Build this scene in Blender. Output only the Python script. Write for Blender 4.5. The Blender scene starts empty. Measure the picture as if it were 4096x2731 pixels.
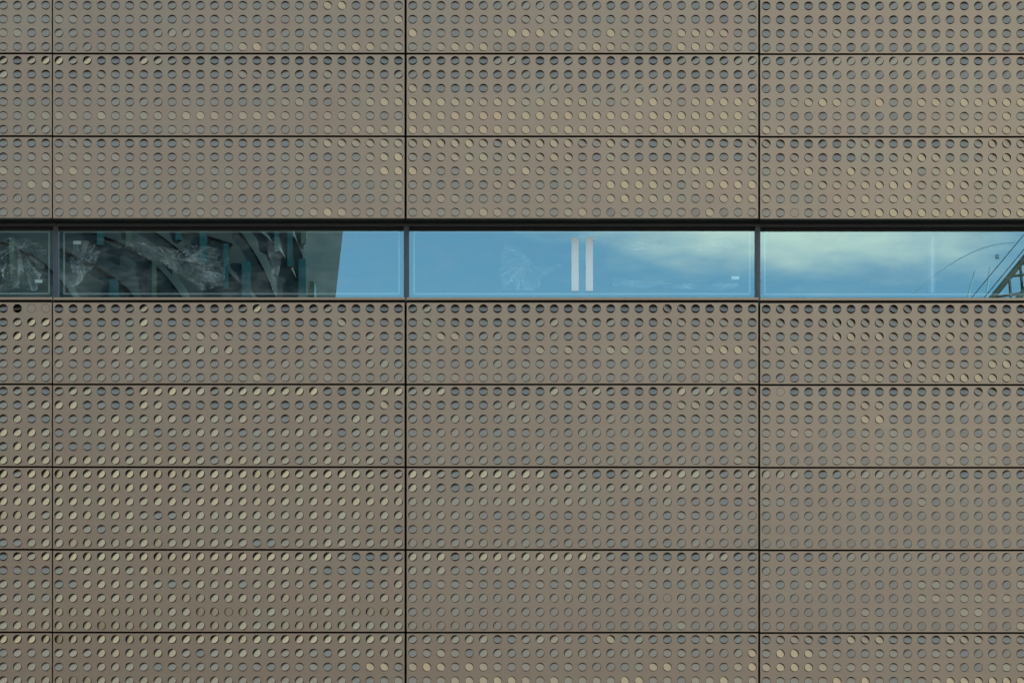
import bpy, bmesh, math, random
from mathutils import Vector, Matrix
R = math.radians
random.seed(7)
SC = bpy.context.scene
COL = SC.collection

# ------------------------------------------------------------------ camera
K = 11.76 / 4096.0            # metres per photo pixel on the facade plane
D = 40.0                      # camera to facade
ZC, CAMZ = 10.0, 1.5          # facade height at the middle of the picture, eye height
def X(px): return (px - 2048.0) * K
def Z(py): return ZC + (1365.5 - py) * K
cam_d = bpy.data.cameras.new("camera")
cam = bpy.data.objects.new("camera", cam_d)
COL.objects.link(cam)
cam.location = (0, -D, CAMZ)
cam.rotation_euler = (R(90), 0, 0)
cam_d.sensor_width = 36.0
cam_d.lens = 36.0 * D / 11.76
cam_d.shift_y = (ZC - CAMZ) / 11.76
cam_d.clip_start, cam_d.clip_end = 0.5, 5000
SC.camera = cam

# ------------------------------------------------------------------ sky, sun, exposure
SC.view_settings.view_transform = 'Standard'
SC.view_settings.look = 'None'
SC.view_settings.gamma = 1.0
SC.view_settings.exposure = 1.0
SC.cycles.max_bounces = 10
SC.cycles.transparent_max_bounces = 16
SC.cycles.sample_clamp_indirect = 6.0
SUN_EL, SUN_AZ = R(40), R(62)         # azimuth measured from +Y towards +X: beside and a little behind the facade
sd = bpy.data.lights.new("sun", 'SUN')
sun = bpy.data.objects.new("sun", sd)
COL.objects.link(sun)
sd.energy, sd.angle, sd.color = 3.0, R(0.5), (1.0, 0.95, 0.88)
sdir = Vector((math.sin(SUN_AZ) * math.cos(SUN_EL), math.cos(SUN_AZ) * math.cos(SUN_EL), math.sin(SUN_EL)))
sun.rotation_euler = sdir.to_track_quat('Z', 'Y').to_euler()
sun.location = sdir * 80

class NT:                                  # tiny node helper
    def __init__(s, tree): s.t = tree; tree.nodes.clear()
    def n(s, kind, **kw):
        nd = s.t.nodes.new(kind)
        for k, v in kw.items():
            if k.startswith('i_'):
                key = k[2:]
                nd.inputs[int(key) if key.isdigit() else key.replace('_', ' ')].default_value = v
            else: setattr(nd, k, v)
        return nd
    def l(s, a, b): s.t.links.new(a, b)
    def m(s, op, a, b=None, c=None):
        nd = s.n('ShaderNodeMath', operation=op)
        for i, v in enumerate((a, b, c)):
            if v is None: continue
            if isinstance(v, (int, float)): nd.inputs[i].default_value = v
            else: s.l(v, nd.inputs[i])
        return nd.outputs[0]
    def ss(s, v, lo, hi):                  # smoothstep
        nd = s.n('ShaderNodeMapRange', interpolation_type='SMOOTHSTEP')
        s.l(v, nd.inputs[0]); nd.inputs[1].default_value = lo; nd.inputs[2].default_value = hi
        return nd.outputs[0]
    def mixc(s, f, a, b):
        nd = s.n('ShaderNodeMix', data_type='RGBA')
        for sock, v in ((nd.inputs[0], f), (nd.inputs[6], a), (nd.inputs[7], b)):
            if isinstance(v, (int, float, tuple)): sock.default_value = v
            else: s.l(v, sock)
        return nd.outputs[2]

W = bpy.data.worlds.new("World")
SC.world = W
W.use_nodes = True
w = NT(W.node_tree)
SKY = 0.14
sky = w.n('ShaderNodeTexSky', sky_type='NISHITA', sun_disc=False)
sky.sun_elevation, sky.sun_rotation = SUN_EL, SUN_AZ
sky.air_density, sky.dust_density, sky.ozone_density = 1.0, 0.6, 1.2
tc = w.n('ShaderNodeTexCoord')
sep = w.n('ShaderNodeSeparateXYZ'); w.l(tc.outputs['Generated'], sep.inputs[0])
vx, vy, vz = sep.outputs
DEG = 180 / math.pi
az = w.m('MULTIPLY', w.m('ARCTAN2', vx, w.m('MULTIPLY', vy, -1.0)), DEG)     # degrees, + to the right as seen from the street
el = w.m('MULTIPLY', w.m('ARCSINE', vz), DEG)
n1 = w.n('ShaderNodeTexNoise', i_Scale=3.2, i_Detail=6.0, i_Roughness=0.6); w.l(tc.outputs['Generated'], n1.inputs['Vector'])
n2 = w.n('ShaderNodeTexNoise', i_Scale=24.0, i_Detail=4.0, i_Roughness=0.55)
mp = w.n('ShaderNodeMapping'); mp.inputs['Scale'].default_value = (1, 1, 3.2)
w.l(tc.outputs['Generated'], mp.inputs[0]); w.l(mp.outputs[0], n2.inputs['Vector'])
c1 = w.m('SUBTRACT', n1.outputs[0], 0.5); c2 = w.m('SUBTRACT', n2.outputs[0], 0.5)
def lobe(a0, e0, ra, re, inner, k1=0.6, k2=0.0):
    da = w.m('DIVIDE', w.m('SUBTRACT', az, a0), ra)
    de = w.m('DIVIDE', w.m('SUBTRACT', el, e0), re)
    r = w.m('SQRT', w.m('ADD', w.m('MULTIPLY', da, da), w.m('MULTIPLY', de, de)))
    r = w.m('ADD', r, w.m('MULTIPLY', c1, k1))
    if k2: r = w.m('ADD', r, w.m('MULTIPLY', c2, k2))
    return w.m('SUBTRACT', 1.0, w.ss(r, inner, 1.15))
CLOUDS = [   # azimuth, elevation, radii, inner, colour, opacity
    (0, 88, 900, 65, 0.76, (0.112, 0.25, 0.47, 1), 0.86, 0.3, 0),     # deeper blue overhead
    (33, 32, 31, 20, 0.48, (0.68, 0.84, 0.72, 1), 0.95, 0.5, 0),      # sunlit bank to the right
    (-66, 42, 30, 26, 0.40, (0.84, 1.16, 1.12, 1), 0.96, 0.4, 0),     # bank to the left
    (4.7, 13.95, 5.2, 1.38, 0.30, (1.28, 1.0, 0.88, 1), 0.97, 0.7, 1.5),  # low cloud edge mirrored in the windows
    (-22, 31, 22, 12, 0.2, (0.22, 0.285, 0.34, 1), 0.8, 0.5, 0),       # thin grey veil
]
colr = w.mixc(1.0, (0, 0, 0, 1), sky.outputs[0])
bg_scale = w.n('ShaderNodeVectorMath', operation='SCALE'); bg_scale.inputs['Scale'].default_value = SKY
w.l(sky.outputs[0], bg_scale.inputs[0])
colr = bg_scale.outputs[0]
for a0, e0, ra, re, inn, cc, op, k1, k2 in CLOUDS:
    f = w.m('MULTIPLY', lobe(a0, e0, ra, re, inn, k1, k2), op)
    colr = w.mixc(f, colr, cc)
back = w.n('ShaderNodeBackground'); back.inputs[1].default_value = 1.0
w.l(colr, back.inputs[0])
wo = w.n('ShaderNodeOutputWorld'); w.l(back.outputs[0], wo.inputs[0])

# ------------------------------------------------------------------ materials
def mat(name):
    m_ = bpy.data.materials.new(name); m_.use_nodes = True
    return m_, NT(m_.node_tree)
def plain(name, c, rough=0.6, metal=0.0, noise=0.12, scale=3.0, spec=0.5):
    m_, t = mat(name)
    p = t.n('ShaderNodeBsdfPrincipled'); o = t.n('ShaderNodeOutputMaterial'); t.l(p.outputs[0], o.inputs[0])
    co = t.n('ShaderNodeTexCoord')
    no = t.n('ShaderNodeTexNoise', i_Scale=scale, i_Detail=5.0); t.l(co.outputs['Object'], no.inputs['Vector'])
    a = tuple(max(0, v * (1 - noise)) for v in c) + (1,); b = tuple(v * (1 + noise) for v in c) + (1,)
    t.l(t.mixc(no.outputs[0], a, b), p.inputs['Base Color'])
    p.inputs['Roughness'].default_value = rough; p.inputs['Metallic'].default_value = metal
    p.inputs['Specular IOR Level'].default_value = spec
    return m_
def bronze():
    m_, t = mat("bronze_anodised_metal")
    p = t.n('ShaderNodeBsdfPrincipled'); o = t.n('ShaderNodeOutputMaterial'); t.l(p.outputs[0], o.inputs[0])
    geo = t.n('ShaderNodeNewGeometry'); oi = t.n('ShaderNodeObjectInfo')
    no = t.n('ShaderNodeTexNoise', i_Scale=1.3, i_Detail=4.0); t.l(geo.outputs['Position'], no.inputs['Vector'])
    no2 = t.n('ShaderNodeTexNoise', i_Scale=160.0, i_Detail=2.0); t.l(geo.outputs['Position'], no2.inputs['Vector'])
    v = t.m('ADD', t.m('MULTIPLY', t.m('SUBTRACT', no.outputs[0], 0.5), 0.12), t.m('MULTIPLY', t.m('SUBTRACT', no2.outputs[0], 0.5), 0.16))
    v = t.m('ADD', v, t.m('MULTIPLY', t.m('SUBTRACT', oi.outputs['Random'], 0.5), 0.05))
    v = t.m('ADD', v, 1.0)
    sc = t.n('ShaderNodeVectorMath', operation='SCALE'); sc.inputs[0].default_value = BRONZE
    t.l(v, sc.inputs['Scale'])
    no3 = t.n('ShaderNodeTexNoise', i_Scale=2.6, i_Detail=3.0); t.l(geo.outputs['Position'], no3.inputs['Vector'])
    hue = t.n('ShaderNodeVectorMath', operation='MULTIPLY')
    t.l(t.mixc(no3.outputs[0], (1.11, 0.96, 0.99, 1), (0.92, 1.03, 1.01, 1)), hue.inputs[1]); t.l(sc.outputs[0], hue.inputs[0])
    t.l(hue.outputs[0], p.inputs['Base Color'])
    p.inputs['Metallic'].default_value = 1.0
    p.inputs['Roughness'].default_value = 0.42
    return m_
BRONZE = (0.455, 0.3115, 0.206)
M_BRONZE = bronze()
M_BACK = plain("black_membrane", (0.018, 0.018, 0.02), 0.9, spec=0.2)
M_FRAME = plain("grey_aluminium", (0.115, 0.114, 0.12), 0.4, metal=0.6, noise=0.05)
M_DARKFRAME = plain("dark_aluminium", (0.012, 0.012, 0.012), 0.55, noise=0.1, spec=0.3)
M_SPACER = plain("pale_spacer", (0.40, 0.42, 0.42), 0.5, noise=0.05)
M_WHITE = plain("white_foam", (0.88, 0.95, 0.97), 0.7, noise=0.04)
M_LABEL = plain("white_paper", (0.85, 0.86, 0.84), 0.6, noise=0.02)
M_ROOM = plain("raw_concrete", (0.10, 0.10, 0.10), 0.85, noise=0.3)
M_POST = plain("dark_post_paint", (0.07, 0.09, 0.11), 0.5)
M_PAVING = plain("pale_paving", (0.19, 0.165, 0.13), 0.9, noise=0.2, scale=0.6)
M_TOWER = plain("grey_cladding", (0.078, 0.066, 0.060), 0.6, noise=0.2, scale=0.2)
M_FOLD = plain("slate_cladding", (0.030, 0.026, 0.024), 0.5, noise=0.12, scale=0.4)
M_BRICK = plain("olive_brick", (0.15, 0.19, 0.12), 0.9, noise=0.2, scale=0.4)
M_HOUSE = plain("brown_brick", (0.16, 0.115, 0.08), 0.9, noise=0.25, scale=0.5)
M_DARKGLASS = plain("dark_window_glass", (0.012, 0.014, 0.016), 0.3, noise=0.3, spec=0.3)
M_OCHRE = plain("ochre_plaster", (0.36, 0.29, 0.14), 0.9, noise=0.2, scale=0.5)
M_CRANE = plain("crane_ochre_paint", (0.15, 0.125, 0.085), 0.6)
M_CABLE = plain("steel_cable", (0.05, 0.05, 0.055), 0.5)
M_ARCH = plain("pale_arch_steel", (0.62, 0.7, 0.78), 0.5)
def glass(name, refl, fac, trans):
    m_, t = mat(name)
    g = t.n('ShaderNodeBsdfGlossy', i_Roughness=0.0); g.inputs[0].default_value = refl
    tr = t.n('ShaderNodeBsdfTransparent'); tr.inputs[0].default_value = trans
    mx = t.n('ShaderNodeMixShader'); mx.inputs[0].default_value = fac
    t.l(tr.outputs[0], mx.inputs[1]); t.l(g.outputs[0], mx.inputs[2])
    # dust and smears
    geo = t.n('ShaderNodeNewGeometry'); no = t.n('ShaderNodeTexNoise', i_Scale=2.2, i_Detail=8.0, i_Roughness=0.7)
    mpg = t.n('ShaderNodeMapping'); mpg.inputs['Scale'].default_value = (0.7, 1, 2.0)
    t.l(geo.outputs['Position'], mpg.inputs[0]); t.l(mpg.outputs[0], no.inputs['Vector'])
    du = t.n('ShaderNodeBsdfDiffuse'); du.inputs[0].default_value = (0.8, 0.8, 0.76, 1)
    m2 = t.n('ShaderNodeMixShader'); t.l(t.m('MULTIPLY', t.ss(no.outputs[0], 0.42, 0.80), 0.16), m2.inputs[0])
    t.l(mx.outputs[0], m2.inputs[1]); t.l(du.outputs[0], m2.inputs[2]); mx = m2
    o = t.n('ShaderNodeOutputMaterial'); t.l(mx.outputs[0], o.inputs[0])
    return m_
M_GLASS = glass("coated_window_glass", (0.52, 0.98, 1.0, 1), 0.34, (0.94, 0.99, 0.98, 1))
M_TEAL = plain("teal_glass", (0.03, 0.085, 0.09), 0.45, noise=0.3, spec=0.25)
M_OLIVE = plain("olive_glass", (0.08, 0.085, 0.05), 0.2, noise=0.2)
def film_mat():
    m_, t = mat("clear_plastic_film")
    lw = t.n('ShaderNodeLayerWeight', i_Blend=0.5)
    f = t.ss(lw.outputs['Facing'], 0.10, 0.70)
    at_ = t.n('ShaderNodeAttribute', attribute_name='crease')
    f = t.m('ADD', t.m('MULTIPLY', f, 0.35), t.m('ADD', t.m('MULTIPLY', at_.outputs['Fac'], 0.78), 0.05))
    df = t.n('ShaderNodeBsdfDiffuse'); df.inputs[0].default_value = (0.9, 0.92, 0.9, 1)
    gl = t.n('ShaderNodeBsdfGlossy', i_Roughness=0.18)
    tl = t.n('ShaderNodeBsdfTranslucent'); tl.inputs[0].default_value = (0.9, 0.92, 0.9, 1)
    a = t.n('ShaderNodeMixShader', i_Fac=0.4); t.l(df.outputs[0], a.inputs[1]); t.l(gl.outputs[0], a.inputs[2])
    b = t.n('ShaderNodeMixShader', i_Fac=0.25); t.l(a.outputs[0], b.inputs[1]); t.l(tl.outputs[0], b.inputs[2])
    tr = t.n('ShaderNodeBsdfTransparent')
    mx = t.n('ShaderNodeMixShader'); t.l(f, mx.inputs[0]); t.l(tr.outputs[0], mx.inputs[1]); t.l(b.outputs[0], mx.inputs[2])
    o = t.n('ShaderNodeOutputMaterial'); t.l(mx.outputs[0], o.inputs[0])
    return m_
M_FILM = film_mat()

# ------------------------------------------------------------------ object helpers
def link(name, me, parent=None, loc=(0, 0, 0), rot=(0, 0, 0)):
    o = bpy.data.objects.new(name, me)
    COL.objects.link(o); o.location = loc; o.rotation_euler = rot
    if parent is not None: o.parent = parent
    return o
def tag(o, label=None, cat=None, group=None, kind=None):
    if label: o['label'] = label
    if cat: o['category'] = cat
    if group: o['group'] = group
    if kind: o['kind'] = kind
    return o
def empty(name, loc=(0, 0, 0)):
    o = bpy.data.objects.new(name, None); COL.objects.link(o); o.location = loc
    o.empty_display_size = 0.2
    return o
class MB:
    def __init__(s): s.v, s.f = [], []
    def poly(s, pts):
        i = len(s.v); s.v += [tuple(p) for p in pts]; s.f.append(tuple(range(i, i + len(pts))))
    def box(s, a, b):
        (x0, y0, z0), (x1, y1, z1) = a, b
        i = len(s.v)
        s.v += [(x0, y0, z0), (x1, y0, z0), (x1, y1, z0), (x0, y1, z0), (x0, y0, z1), (x1, y0, z1), (x1, y1, z1), (x0, y1, z1)]
        s.f += [tuple(i + q for q in t) for t in ((0, 3, 2, 1), (4, 5, 6, 7), (0, 1, 5, 4), (1, 2, 6, 5), (2, 3, 7, 6), (3, 0, 4, 7))]
    def bar(s, a, b, r, n=6):
        a, b = Vector(a), Vector(b); d = (b - a).normalized()
        u = d.orthogonal().normalized(); w_ = d.cross(u); i = len(s.v)
        for p in (a, b):
            for k in range(n):
                t = 2 * math.pi * k / n
                s.v.append(tuple(p + (u * math.cos(t) + w_ * math.sin(t)) * r))
        for k in range(n): s.f.append((i + k, i + (k + 1) % n, i + n + (k + 1) % n, i + n + k))
        s.f.append(tuple(i + k for k in range(n))[::-1]); s.f.append(tuple(i + n + k for k in range(n)))
    def mesh(s, name, m_, bevel=0.0):
        me = bpy.data.meshes.new(name); me.from_pydata(s.v, [], s.f); me.update()
        if bevel:
            bm = bmesh.new(); bm.from_mesh(me)
            bmesh.ops.bevel(bm, geom=list(bm.edges), offset=bevel, segments=1, affect='EDGES'); bm.to_mesh(me); bm.free()
        if m_ is not None: me.materials.append(m_)
        return me
    def obj(s, name, m_, parent=None, loc=(0, 0, 0), bevel=0.0):
        return link(name, s.mesh(name, m_, bevel), parent, loc)

# ------------------------------------------------------------------ setting behind and around
g = MB(); g.poly([(-900, -900, 0), (900, -900, 0), (900, 900, 0), (-900, 900, 0)])
tag(g.obj('ground', M_PAVING), kind='structure')
WIN_TOP, WIN_BOT = Z(868), Z(1205)
bw = MB()
bw.box((-26, 0.16, 0.0), (26, 0.40, WIN_BOT - 0.03))
bw.box((-26, 0.16, WIN_TOP + 0.20), (26, 0.40, 19.0))
bwo = bw.obj('backing_wall', M_BACK)
tag(bwo, 'black wall behind the bronze panels, seen in the joints and holes', 'wall')

# room behind the window band
rm = MB(); rm.box((-26, 5.6, WIN_BOT - 1.0), (26, 5.9, WIN_TOP + 1.2)); tag(rm.obj('back_wall', M_ROOM), kind='structure')
rm = MB(); rm.box((-26, 0.42, WIN_TOP + 0.55), (26, 5.6, WIN_TOP + 0.8)); tag(rm.obj('ceiling', M_ROOM), kind='structure')
rm = MB(); rm.box((-26, 0.42, WIN_BOT - 0.75), (26, 5.6, WIN_BOT - 0.5)); tag(rm.obj('floor', M_ROOM), kind='structure')

# ------------------------------------------------------------------ perforated panels
PX, PZ = 56.58 * K, 55.1 * K
NX, NZ = 25, 6
HR, DR, TH = 17.6 * K, 16.4 * K, 0.003
GAPX, GAPZ = 6.6 * K, 7.0 * K
PW, PH = 1412.6 * K - GAPX, 330.6 * K - GAPZ
def panel_mesh():
    bm = bmesh.new(); seg = 32
    per = {}                                       # shared front vertices
    def vert(x, y, z):
        key = (round(x, 6), round(y, 6), round(z, 6))
        v = per.get(key)
        if v is None: v = bm.verts.new((x, y, z)); per[key] = v
        return v
    mx0, mz0 = -PW / 2, -PH / 2
    xs = [(i - (NX - 1) / 2) * PX for i in range(NX)]
    zs = [((NZ - 1) / 2 - j) * PZ for j in range(NZ)]
    hx = [mx0 + 0.002] + [(xs[i] + xs[i + 1]) / 2 for i in range(NX - 1)] + [-mx0 - 0.002]
    hz = [-mz0 - 0.002] + [(zs[j] + zs[j + 1]) / 2 for j in range(NZ - 1)] + [mz0 + 0.002]
    for j in range(NZ):
        for i in range(NX):
            x0, x1, z1, z0 = hx[i], hx[i + 1], hz[j], hz[j + 1]
            cx, cz = xs[i], zs[j]
            ring, outer, ringb = [], [], []
            for s in range(seg):
                t = 2 * math.pi * s / seg
                ca, sa = math.cos(t), math.sin(t)
                ring.append(vert(cx + HR * ca, 0, cz + HR * sa))
                ringb.append(vert(cx + HR * ca, TH, cz + HR * sa))
                m_ = max(abs(ca), abs(sa)); u, v = ca / m_, sa / m_
                ox = cx + (u * (x1 - cx) if u > 0 else u * (cx - x0))
                oz = cz + (v * (z1 - cz) if v > 0 else v * (cz - z0))
                outer.append((ox, oz))
            of = [vert(ox, 0, oz) for ox, oz in outer]
            ob = [vert(ox, TH, oz) for ox, oz in outer]
            for s in range(seg):
                q = (s + 1) % seg
                bm.faces.new((ring[s], of[s], of[q], ring[q])[::-1])
                bm.faces.new((ringb[s], ob[s], ob[q], ringb[q])).material_index = 1
                bm.faces.new((ring[s], ring[q], ringb[q], ringb[s])[::-1]).material_index = 1
    # chamfered edge and folded returns
    a, b = [(-PW/2 + .002, 0, -PH/2 + .002), (PW/2 - .002, 0, -PH/2 + .002), (PW/2 - .002, 0, PH/2 - .002), (-PW/2 + .002, 0, PH/2 - .002)], \
           [(-PW/2, .002, -PH/2), (PW/2, .002, -PH/2), (PW/2, .002, PH/2), (-PW/2, .002, PH/2)]
    c = [(p[0], .055, p[2]) for p in b]
    for lo, hi in ((a, b), (b, c)):
        for q in range(4):
            r = (q + 1) % 4
            bm.faces.new([bm.verts.new(p) for p in (lo[q], hi[q], hi[r], lo[r])])
    me = bpy.data.meshes.new('sheet'); bm.to_mesh(me); bm.free()
    me.materials.append(M_BRONZE); me.materials.append(M_DARKFRAME)  # second slot darkens rims and backs, painting in the shade inside the holes
    return me
def disc_mesh():
    m_ = MB(); n = 28
    for s in range(1):
        f = [(DR * math.cos(2*math.pi*k/n), 0, DR * math.sin(2*math.pi*k/n)) for k in range(n)]
        b_ = [(p[0], TH * .5, p[2]) for p in f]
        m_.poly(f); m_.poly(b_[::-1])
        for k in range(n):
            q = (k + 1) % n
            m_.poly([f[q], f[k], b_[k], b_[q]])
    for sx in (-1, 1):                              # the two uncut bridges it turns on
        m_.box((min(sx*DR*.98, sx*HR*1.004), 0.0004, -0.0022), (max(sx*DR*.98, sx*HR*1.004), TH*.5, 0.0022))
    return m_.mesh('disc', M_BRONZE)
ME_PANEL, ME_DISC = panel_mesh(), disc_mesh()
LEAN = {'0': 0, 'a': 14, 'b': 28, 'c': 40, 'd': 50, 'e': 63, 'f': 76, 'g': 88, 'A': -14, 'B': -28, 'C': -40, 'D': -52, 'F': 10, 'X': 4}

# how every disc is turned, row by row: letters left of 0 lean left, capitals lean right; the numbers are the tilt per panel column
ROWS = {
'A': [
 ("aaa0|AA000AAaaaaa0A0A0AACD0A0A|a0A00bbcccaabb"+"aabbaaa00bc|0A000a00bccbb00bc", (18,18,18,22)),
 ("AAAA|BBAAAAAa0AAABAaAAA0a0AABC|A0aAAAAABBBA00AAAABA0aaAA|AAAaa0acca0bcb00abc", (15,16,17,20)),
 ("BB0a|baA0A0abdca000AabaAA0000AC|DAA00ABDDDCCAADBAaACCCCAa|AAABBC0a0AAA0AAaa00", (14,16,15,19)),
 ("AAaa|0bbA00ABaa0AACDAAACBCCCB|AABCCCA00000BCCBA0aCCCAAa|a0Aa00accabccabb00b0", (14,14,14,17))],
'B': [
 ("b0bc|cbc000cba000a000000AAAAA0|aaaaA0bca0ab000a00abbabcc|cbcdcddcddddcb00cb0", (29,28,27,24)),
 ("b000|000BAAA0a000ABBAaa0BAAA0b|ba00A0a0b0a000aaaaa0aA0ab|AAAb0ccccccdccccccc", (22,21,21,18)),
 ("0000|0A0BAAAA00000aaba00bAAABC|CAA0000accdcabcdcccba0aab|bbb00000accbba00cb0", (19,18,19,17)),
 ("A000|0AAAaabb0AAA000ABB0aBACDC|DDDCCCCCBCCCCBABDDBACDDDC|00BCDCBADAACCBDCDDD", (15,15,15,15)),
 ("AABB|CCACABBBBCDCBCCCBAABBCA0A|DDDDDDDDDDDDDDDDDDDDDDDDB|AAabaA0cccb00AAAACA", (12,12,13,15)),
 ("aabb|bab00000AAAAabaab0ABACCCD|DDDCCDDCDDDDDCCDBCDDDCDCB|CCAAAA00a0a0ACDDCCC", (14,13,13,15))],
'C': [
 ("0000|ABB000000BA0AA000ABCCCCCC|CDDDDCBDCDDDBBDBAACCBAAAC|CBA0b0BCB000aAABDDC", (22,21,22,23)),
 ("0ABB|BBBBBAA00AA000AAAB00A0BCD|BABCCCBCBCCCA0CAa00AA000B|AABBAAABABCDCAABCDCD", (17,17,19,20)),
 ("CBBB|CCBAaAAAAAAAA0aaAAA0AABDD|DCAACBABDBABAABDDDCCDDCBA|ABCDBBDBBCDABDCDCDD", (14,14,16,17)),
 ("AACC|BBAA0aaaaaAABA0aaa00AaaAB|AA000ABBAA0AABDDDDBABCDDD|CBABCBCCDDDBBDCBBBC", (13,13,15,17)),
 ("aba0|AAB0aaabaABA0aaaaAA0aa0AB|AABBA0AAABABAACDCCCA0ABCC|B000ABBCBBCBBDCBABC", (13,13,14,15)),
 ("aaA0|a0AaAAa0aaAAA0a0AABDCAA0A|ABAABCBAAA0BC0cA00AAcCc0A|0AFAABCCDDDDCDDCBDC", (12,12,12,15))],
'D': [
 ("0XFF|00000ab00000aaca00ab00A00|aba000000000A00000CB00A00|AC0A000A0BCA0000A00", (34,34,33,33)),
 ("0bcc|aA000acA0AA0AA0A0000CAAA0|ABAAAA0AAbcABAbAAABBABBAA|BCBABDDCCBCCCCDAABC", (29,25,25,27)),
 ("accc|c00bbaba0BCCBAA00AAAA0b00|0BCCAbc00Aca0aabcaAAABA0a|BAAABDDCDBAABCBBAAA", (27,22,21,23)),
 ("abba|acbacdbbacdcda0aaabbabca0|00bbAAAA0BABAABB00ABBCDDB|BBCA0AAAAA0abbbAAB0", (23,21,19,20)),
 ("aaac|cA0bbbccbaaabaabcbAAA0cdb|0A0aacdbAA0A0a0bdbAAA00ba|00BBA00A0BDBA00ACDB", (20,19,17,20)),
 ("aaba|bcababaabaaa0ABaccbA000bc|aA0A0AAbcdccbb00bcdbaA0BA|aca0ABABB00BCDDDCBA", (17,16,15,19))],
'E': [
 ("0aaA|abb00accdccacccccdda0acdc|bcc0000000cabcba00bdcdc0B|0F0aa0A0000000ABB0A", (29,28,27,27)),
 ("a0bc|cd0a00ccA0A000bb0a0000ACA|AA0a00bdcbAAB000a0ABBAAAA|AAAAAAACB0aAAAddcdc", (24,24,22,22)),
 ("ac00|aa0bcabdcaccbdbbacdbbddb0|babdcbbcccbbbbcccaAAAAAAA|AAAAb0ACDAaa0accaab", (23,22,20,19)),
 ("dcdb|0bcdddbabcddbabbcddc0bccb|00cdbbb00bcbddccc0b0ca0AA|AABAdda0c0addccb0AA", (24,22,18,16)),
 ("addb|a00adbbbaaabbbbbcbbcbbbcc|dccccccbcdcbcb0accbccabdd|0bcccbaAA00abaAAccb", (23,21,18,15)),
 ("dddd|dddddcddddcbddddcbcdddcbA|AbdbccbabbacddddbccdddcAA|addcbAAb0acdbAbaAbb", (25,23,18,14))],
'F': [
 ("dade|edcddddeeeddddeedccdddcbb|ddbacdddddabbaabcddddbbbc|eedaabdddddddca0abb", (30,29,27,23)),
 ("ccdd|ddcdedddcaceddeddddccdecd|ddbaacdddddddcccddddccdcc|eddbbcddddbdddddddd", (26,26,24,18)),
 ("dddd|ddddddcddddddddddddddddde|ddddddddddddddcbbcdbbba0A|00bbddcbccb0bdddddd", (26,25,21,17)),
 ("eedb|cdedddbaaddedddddddddeedd|ddddcbbbbba00A0bcdaA0bccd|cbcccddccdddddddbbb", (24,23,18,16)),
 ("dddd|ccbabdeedddddddccdddddbca|abcbbaAbcbbbbcdcccccdeecd|decedddddddddddddde", (23,22,18,15)),
 ("aacd|deededdedddddcabbcddccccd|edccdddedcccccbbccbcddddd|ddddddddddccddddddd", (20,22,18,15))],
'G': [
 ("0bbd|cdeddddeeddddddddccdb00ab|dddabddddddddcbaa00aadcbb|0aaabcdddddddccdddd", (27,28,26,21)),
 ("AAA0|abcddbdeedddcdddddb0A0Abd|dcdbAbcdedddabcccdddcbabb|ddbbbcdddddddddccdc", (23,24,21,17)),
 ("bbbb|aacddcdbabdddbcdccbbcb0bd|aaA0A0a00A0AA0AAA0abcaaa0|AabAAbcdbcaAAAabdcA", (21,22,18,16)),
 ("bbbb|ddcbcceedeedddddeedddeedd|ddddcddddddeddddddFdddcdd|ddddddcbcdcAAAAAAAb", (20,22,17,15)),
 ("dccd|eedeeeeeddffgfdcdeeddfffd|bcddccddccddccdccdddddcbb|ddddddcAbccddc0Abcc", (21,22,16,14)),
 ("bdde|eeefeeeddddeedcceeeeededd|dededdedddddddcbdbbAcdcca|badddccbbcdddcaaddA", (21,22,15,14))],
'H': [
 ("ddde|feeddeeedddddedddddddddcd|bcccdd00bcccbACAcbaa0B0bA|ABBBAACCCA00ACCB00A", (29,28,23,25)),
 ("abbb|bbbddddddbabdddcbcbacccdc|aABAaccbccdddccddc0AbcddC|ADDCA0baAAcc0Abdddb", (19,23,19,19)),
 ("bdcb|abbcdcbaabbbbaAabAAab0CCA|BDCACBA0AAaA0ccaABCA0baAD|BCDDBAAAAAAAA0ccAAA", (19,20,16,17)),
 ("bcdd|efeddbddddcddcbccccccbaAA|0AABBCCCBABAAAADC0AaAACAA|0AA0ACADAaAABCCCDDC", (21,20,15,18))],
}
Y0 = {'A': 187.2 - 5 * 55.1, 'B': 242.3, 'C': 572.8, 'D': 1233.3, 'E': 1563.7, 'F': 1894.0, 'G': 2224.4, 'H': 2554.6}   # photo row of the first disc row
X0 = [182.8 - 24 * 56.58, 235.8, 1650.8, 3064.8]
CDZ = [0.0, -0.002, -0.003, -0.008]
ROWNAME = {'A': 'third row above windows', 'B': 'second row above windows', 'C': 'directly above windows',
           'D': 'directly below windows', 'E': 'second row below windows', 'F': 'third row below windows',
           'G': 'fourth row below windows', 'H': 'lowest row at photo bottom'}
COLNAME = ['far left edge', 'in line with dark window', 'in line with white strips', 'in line with crane reflection']
def place_disc(lean, tilt, col):
    t = {'F': 1.6, 'X': 54.0, 'g': 15.0}.get(lean, tilt * 0.98 + 1.0 + random.uniform(-1.6, 1.6))
    return (-R(t), -R(LEAN[lean] * (SOFT[col].get(lean, 1.0)) + random.uniform(-4.0, 4.0)), 0.0)
SOFT = [{}, {}, {'A': 0.7}, {'A': 0.25, 'B': 0.75, 'C': 0.9}]   # the same turn reads milder towards the right end
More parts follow.
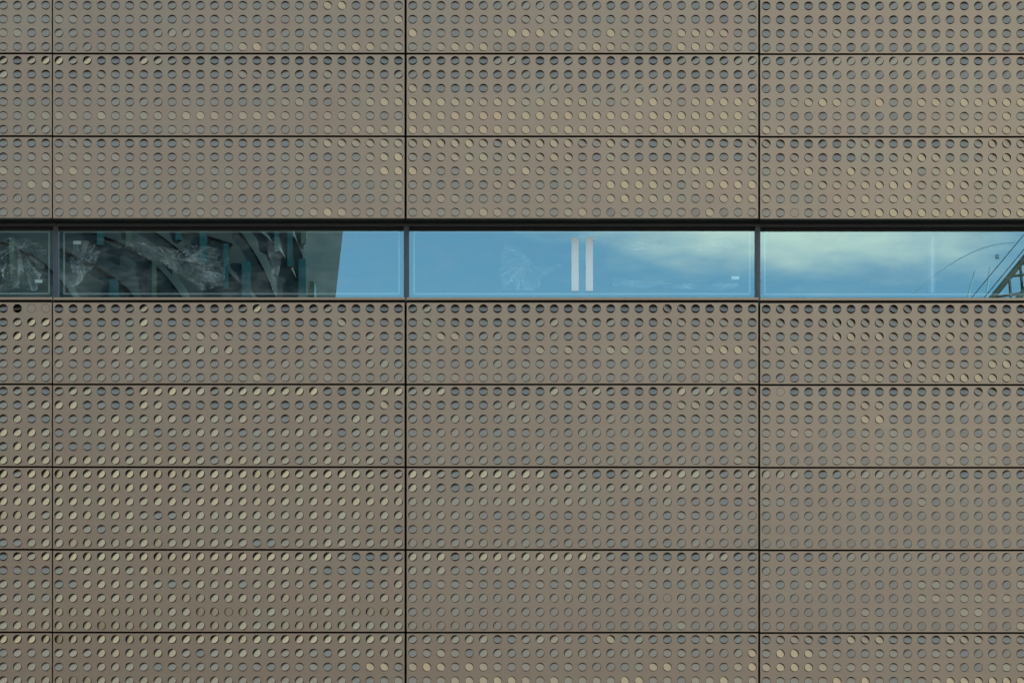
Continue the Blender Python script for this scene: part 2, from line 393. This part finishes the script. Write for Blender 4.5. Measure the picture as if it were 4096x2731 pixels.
for rk in 'ABCDEFGH':
    for ci in range(4):
        cx = X(X0[ci]) + 12 * PX
        cz = Z(Y0[rk]) - 2.5 * PZ + CDZ[ci]
        root = empty('perforated_panel', (cx, 0, cz - PH / 2))
        tag(root, 'bronze perforated panel, %s, %s' % (ROWNAME[rk], COLNAME[ci]), 'wall panel', 'perforated panels of the facade')
        sh = link('sheet', ME_PANEL, root, (0, 0, PH / 2))
        vis, rest = [], []
        rows = ROWS[rk]
        first = 2 if rk == 'A' else 0
        for j in range(NZ):
            jr = j - first
            line, tilt = None, 18
            if 0 <= jr < len(rows):
                line = rows[jr][0].split('|')[ci]; tilt = rows[jr][1][ci]
            for i in range(NX):
                ch, seen = None, False
                ii = i - 21 if ci == 0 else i
                nvis = (4, 25, 25, 19)[ci]
                if line is not None and 0 <= ii < nvis:
                    ch, seen = (line[ii] if ii < len(line) else line[-1]), True
                if ch is None: ch = random.choice('0abcdABC')
                pos = ((i - 12) * PX, 0.0, PH / 2 + (2.5 - j) * PZ)
                (vis if seen and len(vis) < 100 else rest).append((pos, place_disc(ch, tilt, ci), ch))
        for pos, rot, ch in vis:
            d = link('disc', ME_DISC, root, pos, rot)
            if ch == 'X': d['label'] = 'dark disc turned almost edge-on'
            elif ch == 'F': d['label'] = 'disc lying flat in its hole'
        if rest:
            v, f = [], []
            dv = [p.co.copy() for p in ME_DISC.vertices]; df_ = [tuple(p.vertices) for p in ME_DISC.polygons]
            for pos, rot, ch in rest:
                from mathutils import Euler
                mtx = Matrix.Translation(pos) @ Euler(rot).to_matrix().to_4x4()
                o_ = len(v); v += [tuple(mtx @ p) for p in dv]; f += [tuple(o_ + q for q in t) for t in df_]
            me = bpy.data.meshes.new('disc_field'); me.from_pydata(v, [], f); me.update(); me.materials.append(M_BRONZE)
            tag(link('disc_field', me, root), kind='stuff')

# ------------------------------------------------------------------ window band
YF, YG = 0.25, 0.31           # front of the frames, outer face of the glass
def at(px, py, y):            # the point at depth y that the photo shows at this pixel
    s = (D + y) / D
    return X(px) * s, CAMZ + (Z(py) - CAMZ) * s
JX = [X(211) - (1412.6 * K), X(211), X(1622.8), X(3037.2), X(3037.2) + 1412.6 * K]
WLAB = ['short stretch of dark window at the far left with crumpled film',
        'wide dark window mirroring a grey building, torn film inside',
        'blue window with two white strips on the glass',
        'pale cloudy window mirroring a crane at the right edge']
zg1 = at(0, 921, YG)[1]; zf1 = at(0, 892, YF)[1]; zf2 = at(0, 904, YF)[1]
zg0 = at(0, 1210, YG)[1]
zs1, zs0 = Z(1188), Z(1198.5)
windows = []
for wi in range(4):
    x0, x1 = JX[wi], JX[wi + 1]
    dz = CDZ[wi]
    root = empty('window', ((x0 + x1) / 2, YG, zg0 + dz)); windows.append(root)
    tag(root, WLAB[wi], 'window', 'windows of the band')
    ox, oy, oz = root.location
    def B(m_, a, b): m_.box((a[0] - ox, a[1] - oy, a[2] - oz + dz), (b[0] - ox, b[1] - oy, b[2] - oz + dz))
    fw = 0.030
    fr = MB()
    B(fr, (x0, YF, zf2), (x1, YF + .12, zf1))                               # head rail
    for xa, xb in ((x0, x0 + fw), (x1 - fw, x1)):
        B(fr, (xa, YF + .002, zg0 - .06), (xb, YF + .118, zf2))
        xm = xa if xa == x0 else xb - .010
        B(fr, (xm, YF - .012, zg0 - .06), (xm + .010, YF + .002, zf2))      # raised nib of the mullion
    B(fr, (x0 + fw, YF + .03, zg0 - .06), (x1 - fw, YF + .118, zg0))
    fr.obj('frame', M_FRAME, root, bevel=0.0015)
    hd = MB()
    B(hd, (x0, 0.056, zf1 + .002), (x1, YF - .02, WIN_TOP + .03 + .0))      # dark soffit lining
    B(hd, (x0, YF - .02, zf1 + .002), (x1, YF + .12, WIN_TOP + .19))
    B(hd, (x0 + fw, YG - .004, zg1), (x1 - fw, YG + .05, zf2 - .001))       # black gasket over the pane
    hd.obj('head_flashing', M_DARKFRAME, root)
    pn = MB()
    pn.poly([(x0 + fw - ox, 0, zg0 - oz + dz), (x1 - fw - ox, 0, zg0 - oz + dz), (x1 - fw - ox, 0, zg1 - oz + dz), (x0 + fw - ox, 0, zg1 - oz + dz)])
    pn.obj('pane', M_GLASS, root)
    sp = MB(); i0, i1, t_ = x0 + fw + .048, x1 - fw - .048, .018
    zb, zt = at(0, 1172, YG + .03)[1], at(0, 931, YG + .03)[1]
    B(sp, (i0, YG + .02, zb - t_), (i1, YG + .04, zb)); B(sp, (i0, YG + .02, zt), (i1, YG + .04, zt + t_ * .7))
    B(sp, (i0, YG + .0202, zb), (i0 + t_, YG + .0398, zt)); B(sp, (i1 - t_, YG + .0202, zb), (i1, YG + .0398, zt))
    sp.obj('spacer', M_SPACER, root)
    sl = MB(); gx = GAPX / 2
    B(sl, (x0 + gx, 0.004, zs0), (x1 - gx, YF + .028, zs1))
    so = sl.obj('sill', M_BRONZE, root, bevel=0.002)
    sl = MB(); B(sl, (x0, 0.056, WIN_BOT - .03), (x1, YF + .1, zs0 - .001))
    sl.obj('sill_flashing', M_DARKFRAME, root)

def quad_obj(name, m_, px0, py0, px1, py1, y, th, parent=None):
    xa, za = at(px0, py1, y); xb, zb_ = at(px1, py0, y)
    m2 = MB(); m2.box((xa, y, za), (xb, y + th, zb_))
    o = m2.obj(name, m_)
    if parent is not None:
        o.data.transform(Matrix.Translation(-Vector(parent.location))); o.parent = parent
    return o
# paper stickers on the inside of the panes
for wi, (a, b, c, d_) in ((0, (140, 1118, 170, 1131)), (1, (293, 964, 324, 977)), (2, (2926, 1105, 2957, 1118))):
    quad_obj('sticker', M_LABEL, a, b, c, d_, YG + .004, .001, windows[wi])
# white strips either side of a dark post behind the middle window
for (a, c), lb in (((2286, 2315), 'tall white foam strip on the pane, left of the dark post'),
                   ((2343, 2372), 'tall white foam strip on the pane, right of the dark post')):
    o = quad_obj('foam_strip', M_WHITE, a, 950, c, 1164, YG - .008, .006)
    tag(o, lb, 'foam strip', 'white strips on the middle window')
o = quad_obj('tape_flap', M_WHITE, 2350, 949, 2377, 961, YG - .010, .001)
tag(o, 'small white tape flap at the top of the right foam strip', 'tape')
o = quad_obj('post', M_POST, 2317, 940, 2341, 1166, YG + .07, .10)
tag(o, 'dark steel post between the two white strips', 'post')
# partition edge behind the right window
pt = empty('partition', (at(3730, 0, YG + .05)[0], YG + .05, at(0, 1172, YG + .05)[1])); tag(pt, 'narrow grey partition edge behind the pale right window', 'partition')
quad_obj('partition_edge', M_SPACER, 3724, 942, 3735, 1170, YG + .05, .05, pt)
for a, c in ((3714, 3723), (3736, 3743)):
    quad_obj('gasket', M_POST, a, 942, c, 1170, YG + .052, .03, pt)

# torn plastic film: wrinkles fan out from where it is bunched
from mathutils import noise as mnoise
def inside(p, poly):
    c = False; n = len(poly)
    for i in range(n):
        (xa, ya), (xb, yb) = poly[i], poly[(i + 1) % n]
        if (ya > p[1]) != (yb > p[1]) and p[0] < (xb - xa) * (p[1] - ya) / (yb - ya) + xa: c = not c
    return c
def film(name, knot, outline, label, seed, amp=0.05, depth=0.10, st=3.5):
    x0, x1 = min(p[0] for p in outline), max(p[0] for p in outline)
    y0, y1 = min(p[1] for p in outline), max(p[1] for p in outline)
    nx, ny = int((x1 - x0) / st) + 1, int((y1 - y0) / st) + 1
    v, f, idx, cre = [], [], {}, []
    for j in range(ny + 1):
        for i in range(nx + 1):
            px, py = x0 + i * st, y0 + j * st
            wx = 14 * mnoise.noise((px / 60, py / 60, seed)); wy = 14 * mnoise.noise((px / 60, py / 60, seed + 9))
            if not inside((px + wx * .9, py + wy * .9), outline): continue
            dx, dy = px + wx - knot[0], py + wy - knot[1]
            r = math.hypot(dx, dy) + 1e-3; th = math.atan2(dy, dx)
            ray = abs(mnoise.noise((math.cos(th) * 3.4, math.sin(th) * 3.4 + seed, r / 260)))
            fine = abs(mnoise.noise((math.cos(th) * 9, math.sin(th) * 9 + seed, r / 140)))
            cart = mnoise.noise((px / 55, py / 30, seed + 3)); c2_ = abs(mnoise.noise((px / 24, py / 17, seed + 5)))
            k_ = min(1.0, r / 70)
            h = amp * (1.5 * ray * k_ + 0.45 * fine * k_ + 0.55 * cart + 0.25 * c2_)
            y = YG + depth + h
            x, z = at(px, py, y)
            idx[(i, j)] = len(v); v.append((x, y, z))
            soft = 0.35 + 0.65 * min(1.0, max(0.0, 0.5 + 1.3 * mnoise.noise((px / 90, py / 50, seed + 21))))
            c_ = max(0.0, 1 - ray * 4.5) ** 1.6 * k_ + 0.55 * max(0.0, 1 - fine * 5) * k_ + 0.45 * max(0.0, 1 - c2_ * 5) + 0.5 * max(0.0, 1 - r / 45)
            cre.append(min(1.0, c_) * soft * (0.65 if 'blue' in label else 1.0))
    for (i, j), q in idx.items():
        if (i + 1, j) in idx and (i, j + 1) in idx and (i + 1, j + 1) in idx:
            f.append((q, idx[(i, j + 1)], idx[(i + 1, j + 1)], idx[(i + 1, j)]))
    me = bpy.data.meshes.new(name); me.from_pydata(v, [], f); me.update(); me.materials.append(M_FILM)
    for p in me.polygons: p.use_smooth = True
    ca_ = me.attributes.new('crease', 'FLOAT', 'POINT')
    ca_.data.foreach_set('value', cre)
    o = link(name, me); tag(o, label, 'plastic film', 'torn film inside the windows')
    return o
film('plastic_film', (70, 985), [(0, 960), (85, 950), (150, 965), (190, 1000), (175, 1090), (150, 1155), (70, 1160), (0, 1162)],
     'crumpled clear film bunched up in the far left window', 11)
film('plastic_film', (330, 1060), [(285, 960), (350, 955), (400, 1010), (372, 1075), (330, 1120), (300, 1150), (280, 1150)],
     'loose clear film hanging at the left end of the dark window', 23)
film('plastic_film', (692, 1042), [(365, 952), (520, 962), (640, 985), (700, 990), (760, 985), (830, 980), (915, 1004), (905, 1060), (890, 1150), (800, 1165), (740, 1110), (690, 1085), (655, 1055), (520, 1005)],
     'large fan of torn film knotted in the middle of the dark window', 37, amp=0.07)
film('plastic_film', (1105, 1010), [(1060, 950), (1130, 945), (1128, 1010), (1120, 1090), (1110, 1150), (1090, 1160), (1080, 1060)],
     'narrow crumpled film near the right of the mirrored building', 41)
film('plastic_film', (2105, 1030), [(2012, 960), (2060, 985), (2150, 1060), (2255, 1060), (2170, 1110), (2160, 1150), (2080, 1165), (2012, 1160), (2000, 1090)],
     'torn film left of the white strips in the blue window', 53, amp=0.05)
film('plastic_film', (2640, 985), [(2460, 985), (2560, 965), (2700, 968), (2900, 960), (2950, 985), (2880, 1002), (2700, 1000), (2500, 1000)],
     'wavy strip of film along the top right of the blue window', 67, amp=0.04)
film('plastic_film', (2740, 1140), [(2460, 1110), (2600, 1125), (2800, 1135), (2955, 1130), (2960, 1155), (2850, 1160), (2640, 1150), (2440, 1160)],
     'wavy strip of film along the bottom right of the blue window', 71, amp=0.04)

# ------------------------------------------------------------------ what the windows mirror, plus unseen buildings added for the panel reflections
def far(px, py, yb):          # the point at depth yb across the street that the glass mirrors at this pixel
    L = (D + YG) + (YG - yb)
    return (px - 2048.0) * K / D * L, CAMZ + (Z(py) - CAMZ) / D * L
YB = -72.0
tower = empty('office_building', (-16, YB - 8, 0)); tag(tower, 'dark grey building with slanted folds and teal slit windows across the street', 'building')
def child(m_, name, mt, root, **kw):
    o = m_.obj(name, mt, **kw); o.data.transform(Matrix.Translation(-Vector(root.location))); o.parent = root; return o
xe_b, xe_t = far(1192, 1188, YB)[0], far(1222, 921, YB)[0]
zb_, zt_ = far(0, 1188, YB)[1], far(0, 921, YB)[1]
lean_ = (xe_t - xe_b) / (zt_ - zb_)
HB = 37.0
def xe(z): return xe_b + lean_ * (z - zb_)
m_ = MB(); i = 0
pf = [(-27, 0), (xe(0), 0), (xe(HB), HB), (-27, HB)]
m_.poly([(x, YB, z) for x, z in pf][::-1]); m_.poly([(x, YB - 16, z) for x, z in pf])
for q in range(4):
    a, b = pf[q], pf[(q + 1) % 4]
    m_.poly([(a[0], YB, a[1]), (b[0], YB, b[1]), (b[0], YB - 16, b[1]), (a[0], YB - 16, a[1])])
child(m_, 'wall', M_TOWER, tower)
def band(pts, wd, out):
    mb = MB(); P = [far(px, py, YB) for px, py in pts]
    for (xa, za), (xb, zb2) in zip(P, P[1:]):
        q = [(xa, YB + .02, za), (xb, YB + .02, zb2), (xb, YB + .02, zb2 + wd), (xa, YB + .02, za + wd)]
        p = [(xa, YB + out, za + wd * .15), (xb, YB + out, zb2 + wd * .15), (xb, YB + out * .3, zb2 + wd), (xa, YB + out * .3, za + wd)]
        mb.poly(p[::-1]); 
        for k in range(4):
            n_ = (k + 1) % 4; mb.poly([q[k], q[n_], p[n_], p[k]])
    return mb
def smooth(pts, n=5):
    out = []
    P = [pts[0]] + list(pts) + [pts[-1]]
    for i in range(1, len(P) - 2):
        p0_, p1_, p2_, p3_ = P[i - 1:i + 3]
        for k in range(n):
            t = k / n
            out.append(tuple(.5 * (2 * p1_[c] + (p2_[c] - p0_[c]) * t + (2 * p0_[c] - 5 * p1_[c] + 4 * p2_[c] - p3_[c]) * t * t + (3 * p1_[c] - p0_[c] - 3 * p2_[c] + p3_[c]) * t ** 3) for c in (0, 1)))
    return out + [pts[-1]]
for pts, wd in (([(-150, 930), (30, 985), (160, 1050), (260, 1150), (330, 1260)], .45), ([(240, 1010), (380, 1080), (500, 1160), (570, 1260)], .9), ([(330, 930), (520, 1000), (640, 1090), (730, 1200), (770, 1280)], .55),
                ([(520, 880), (640, 950), (790, 1060), (900, 1090), (1010, 1200), (1060, 1290)], .42), ([(660, 900), (800, 945), (930, 985)], .4), ([(910, 880), (990, 980), (1060, 1100), (1110, 1220)], .7), ([(1000, 900), (1120, 1010), (1185, 1120)], .28), ([(1130, 900), (1180, 960), (1215, 1040)], .25)):
    pts = smooth(pts)
    child(band(pts, wd, .13), 'fold', M_FOLD, tower)
for k, (a, b, t, bt, mt) in enumerate(((390, 418, 900, 985, M_TEAL), (505, 528, 900, 990, M_OLIVE), (610, 628, 1040, 1200, M_OLIVE), (704, 728, 900, 965, M_TEAL), (800, 830, 900, 1060, M_TEAL), (895, 915, 980, 1160, M_TEAL),
                                       (968, 1004, 1050, 1200, M_TEAL), (1098, 1118, 900, 1010, M_TEAL), (1150, 1172, 900, 1070, M_TEAL), (1195, 1225, 1040, 1180, M_TEAL), (1205, 1228, 900, 980, M_OLIVE),
                                       (40, 60, 950, 1100, M_OLIVE), (440, 475, 1120, 1200, M_TEAL))):
    (xa, zb3), (xb, zt3) = far(a, bt, YB), far(b, t, YB)
    mb = MB(); mb.box((xa, YB + .03, zb3), (xb, YB + .16, zt3)); child(mb, 'slit_window', mt, tower)
for a, b, t, bt in ((345, 388, 900, 985), (560, 588, 1045, 1200), (640, 690, 1060, 1200), (740, 792, 985, 1050), (925, 962, 1055, 1160), (1006, 1062, 1085, 1200), (1120, 1146, 985, 1070), (1040, 1090, 930, 1010), (830, 872, 1130, 1200), (1150, 1192, 1120, 1200), (840, 868, 900, 930), (430, 480, 1000, 1060)):
    (xa, zb3), (xb, zt3) = far(a, bt, YB), far(b, t, YB)
    mb = MB(); mb.box((xa, YB + .02, zb3), (xb, YB + .08, zt3)); child(mb, 'dark_window', M_DARKGLASS, tower)
# rest of the building's slit windows, above and below
mb_all = random.Random(5)
for k in range(40):
    x = mb_all.uniform(-26, -8); z = mb_all.choice([3, 7, 11, 15, 19, 29.4]) + mb_all.uniform(0, .4)
    mb = MB(); mb.box((x, YB + .03, z), (x + mb_all.uniform(.5, 1.0), YB + .16, z + 2.4)); child(mb, 'slit_window', M_TEAL, tower)

side = empty('added_olive_building', (-66, -42, 0)); tag(side, 'added olive brown building, unseen, darkening reflections in the left-leaning discs', 'building')
mb = MB(); mb.box((-78, -64, 0), (-56, -14, 37)); child(mb, 'wall', M_BRICK, side)  # unseen block, added so the far left-leaning discs reflect dark olive
for fl in range(10):
    for k in range(11):
        mb = MB(); y = -62 + k * 4.4; mb.box((-56, y, 2 + fl * 3.5), (-55.9, y + 1.5, 3.8 + fl * 3.5)); child(mb, 'window', M_OLIVE, side)
for k, (ya, zz) in enumerate(((-76, 27.6), (-80.5, 26.4), (-84, 28.0), (-77, 23.4), (-82, 23.4), (-77, 19.4), (-82, 19.4))):
    mb = MB(); xx = xe(zz); mb.box((xx - .3, ya - 1.1, zz - .9), (xx + .22, ya, zz + .7)); child(mb, 'side_window', M_OLIVE, tower)
row = random.Random(9); xh = -4.0  # unseen row, added to block horizon sky and darken the lower panels
for k in range(9):
    wd = row.uniform(6.0, 8.5); ht = 11.0 + row.uniform(0, 2.2)
    hs = empty('added_brick_house', (xh + wd / 2, -62, 0)); tag(hs, 'added brown brick row house, unseen, blocking horizon sky from the lower panels', 'house', 'added row houses blocking horizon sky')
    mb = MB(); mb.box((xh, -72, 0), (xh + wd - .02, -62, ht)); child(mb, 'wall', M_HOUSE, hs)
    mb = MB(); mb.box((xh - .1, -72.2, ht), (xh + wd + .08, -61.8, ht + .3)); child(mb, 'roof', M_DARKFRAME, hs)
    for fl in range(3):
        for q in range(2):
            mb = MB(); x = xh + wd * (.22 + .42 * q); mb.box((x, -62.02, 1.2 + fl * 3.4), (x + 1.1, -61.96, 3.0 + fl * 3.4)); child(mb, 'window', M_TEAL, hs)
    xh += wd
xh = -27.5  # unseen houses, added to reflect warm light into the left panels
for k in range(4):
    wd = row.uniform(7.0, 9.0); ht = 14.0 + row.uniform(0, 2.0); xh -= wd
    hs = empty('added_ochre_house', (xh + wd / 2, -62, 0)); tag(hs, 'added ochre house left of the grey building, warming the left panels by reflection', 'house', 'added ochre houses warming the left panels')
    mb = MB(); mb.box((xh, -72, 0), (xh + wd - .02, -62, ht)); child(mb, 'wall', M_OCHRE, hs)
    mb = MB(); mb.box((xh - .1, -72.2, ht), (xh + wd + .08, -61.8, ht + .3)); child(mb, 'roof', M_DARKFRAME, hs)
    for fl in range(4):
        for q in range(2):
            mb = MB(); x = xh + wd * (.22 + .42 * q); mb.box((x, -62.02, 1.2 + fl * 3.4), (x + 1.1, -61.96, 3.0 + fl * 3.4)); child(mb, 'window', M_TEAL, hs)
YCR = -120.0
crane = empty('tower_crane', (8.0, YCR, 0)); tag(crane, 'ochre luffing crane with lattice jib across the street', 'crane')
p0, p1 = far(4022, 1191, YCR), far(4140, 1046, YCR)
sl_ = (p1[1] - p0[1]) / (p1[0] - p0[0])
def jib(z): return p0[0] + (z - p0[1]) / sl_
zf_, zt2 = 16.0, 62.0
dvec = Vector((1, 0, sl_)).normalized(); nvec = Vector((-dvec.z, 0, dvec.x))
def lattice(a, b, wd, dep, n, r):
    mb = MB(); a, b = Vector(a), Vector(b); d = (b - a)
    nv = Vector((-d.normalized().z, 0, d.normalized().x)) * wd / 2; dv = Vector((0, dep / 2, 0))
    cs = [nv + dv, nv - dv, -nv - dv, -nv + dv]
    for c in cs: mb.bar(a + c, b + c, r)
    for k in range(n):
        pa, pb = a + d * (k / n), a + d * ((k + 1) / n)
        for q in range(4):
            c1_, c2_ = cs[q], cs[(q + 1) % 4]
            if k % 2: c1_, c2_ = c2_, c1_
            mb.bar(pa + c1_, pb + c2_, r * .55)
    return mb
child(lattice((jib(zf_), YCR, zf_), (jib(zt2), YCR, zt2), .95, .8, 60, .13), 'jib', M_CRANE, crane)
child(lattice((jib(zf_), YCR, 0), (jib(zf_), YCR, zf_), 1.6, 1.6, 12, .12), 'mast', M_CRANE, crane)
mb = MB()
for off in (.95, 1.5):
    a = Vector((jib(zf_ - 2), YCR, zf_ - 2)) + nvec * off; b = Vector((jib(zt2), YCR, zt2)) + nvec * off * .6
    mb.bar(a, b, .02)
child(mb, 'cable', M_CABLE, crane)
mb = MB(); pl = Vector((jib(38.6), YCR, 38.6)) + nvec * 1.5; mb.box(tuple(pl - Vector((.08, .1, .09))), tuple(pl + Vector((.08, .1, .09))))
child(mb, 'pulley_block', M_SPACER, crane)

arch = empty('arched_roof', (19, -150, 0)); tag(arch, 'pale steel arch roof with struts beyond the crane', 'roof')
mb = MB(); prev = None
YA = -150.0
for k in range(13):
    t = k / 12
    px = 3540 + 520 * t; py = 1300 - 330 * math.sin(t * math.pi * .5) ** .9
    q = far(px, py, YA); cur = Vector((q[0], YA, q[1]))
    if prev is not None:
        mb.bar(prev, cur, .03)
    prev = cur
child(mb, 'arch_rib', M_ARCH, arch)
mb = MB()
for px, top, dx in ((3900, 1085, -60), (3960, 1070, -30)):
    a = far(px, top, YA); b = far(px + dx, 1300, YA); mb.bar((a[0], YA, a[1]), (b[0], YA, b[1]), .05)
    mb.bar((b[0], YA, b[1]), (b[0], YA, 0), .1)
child(mb, 'strut', M_ARCH, arch)
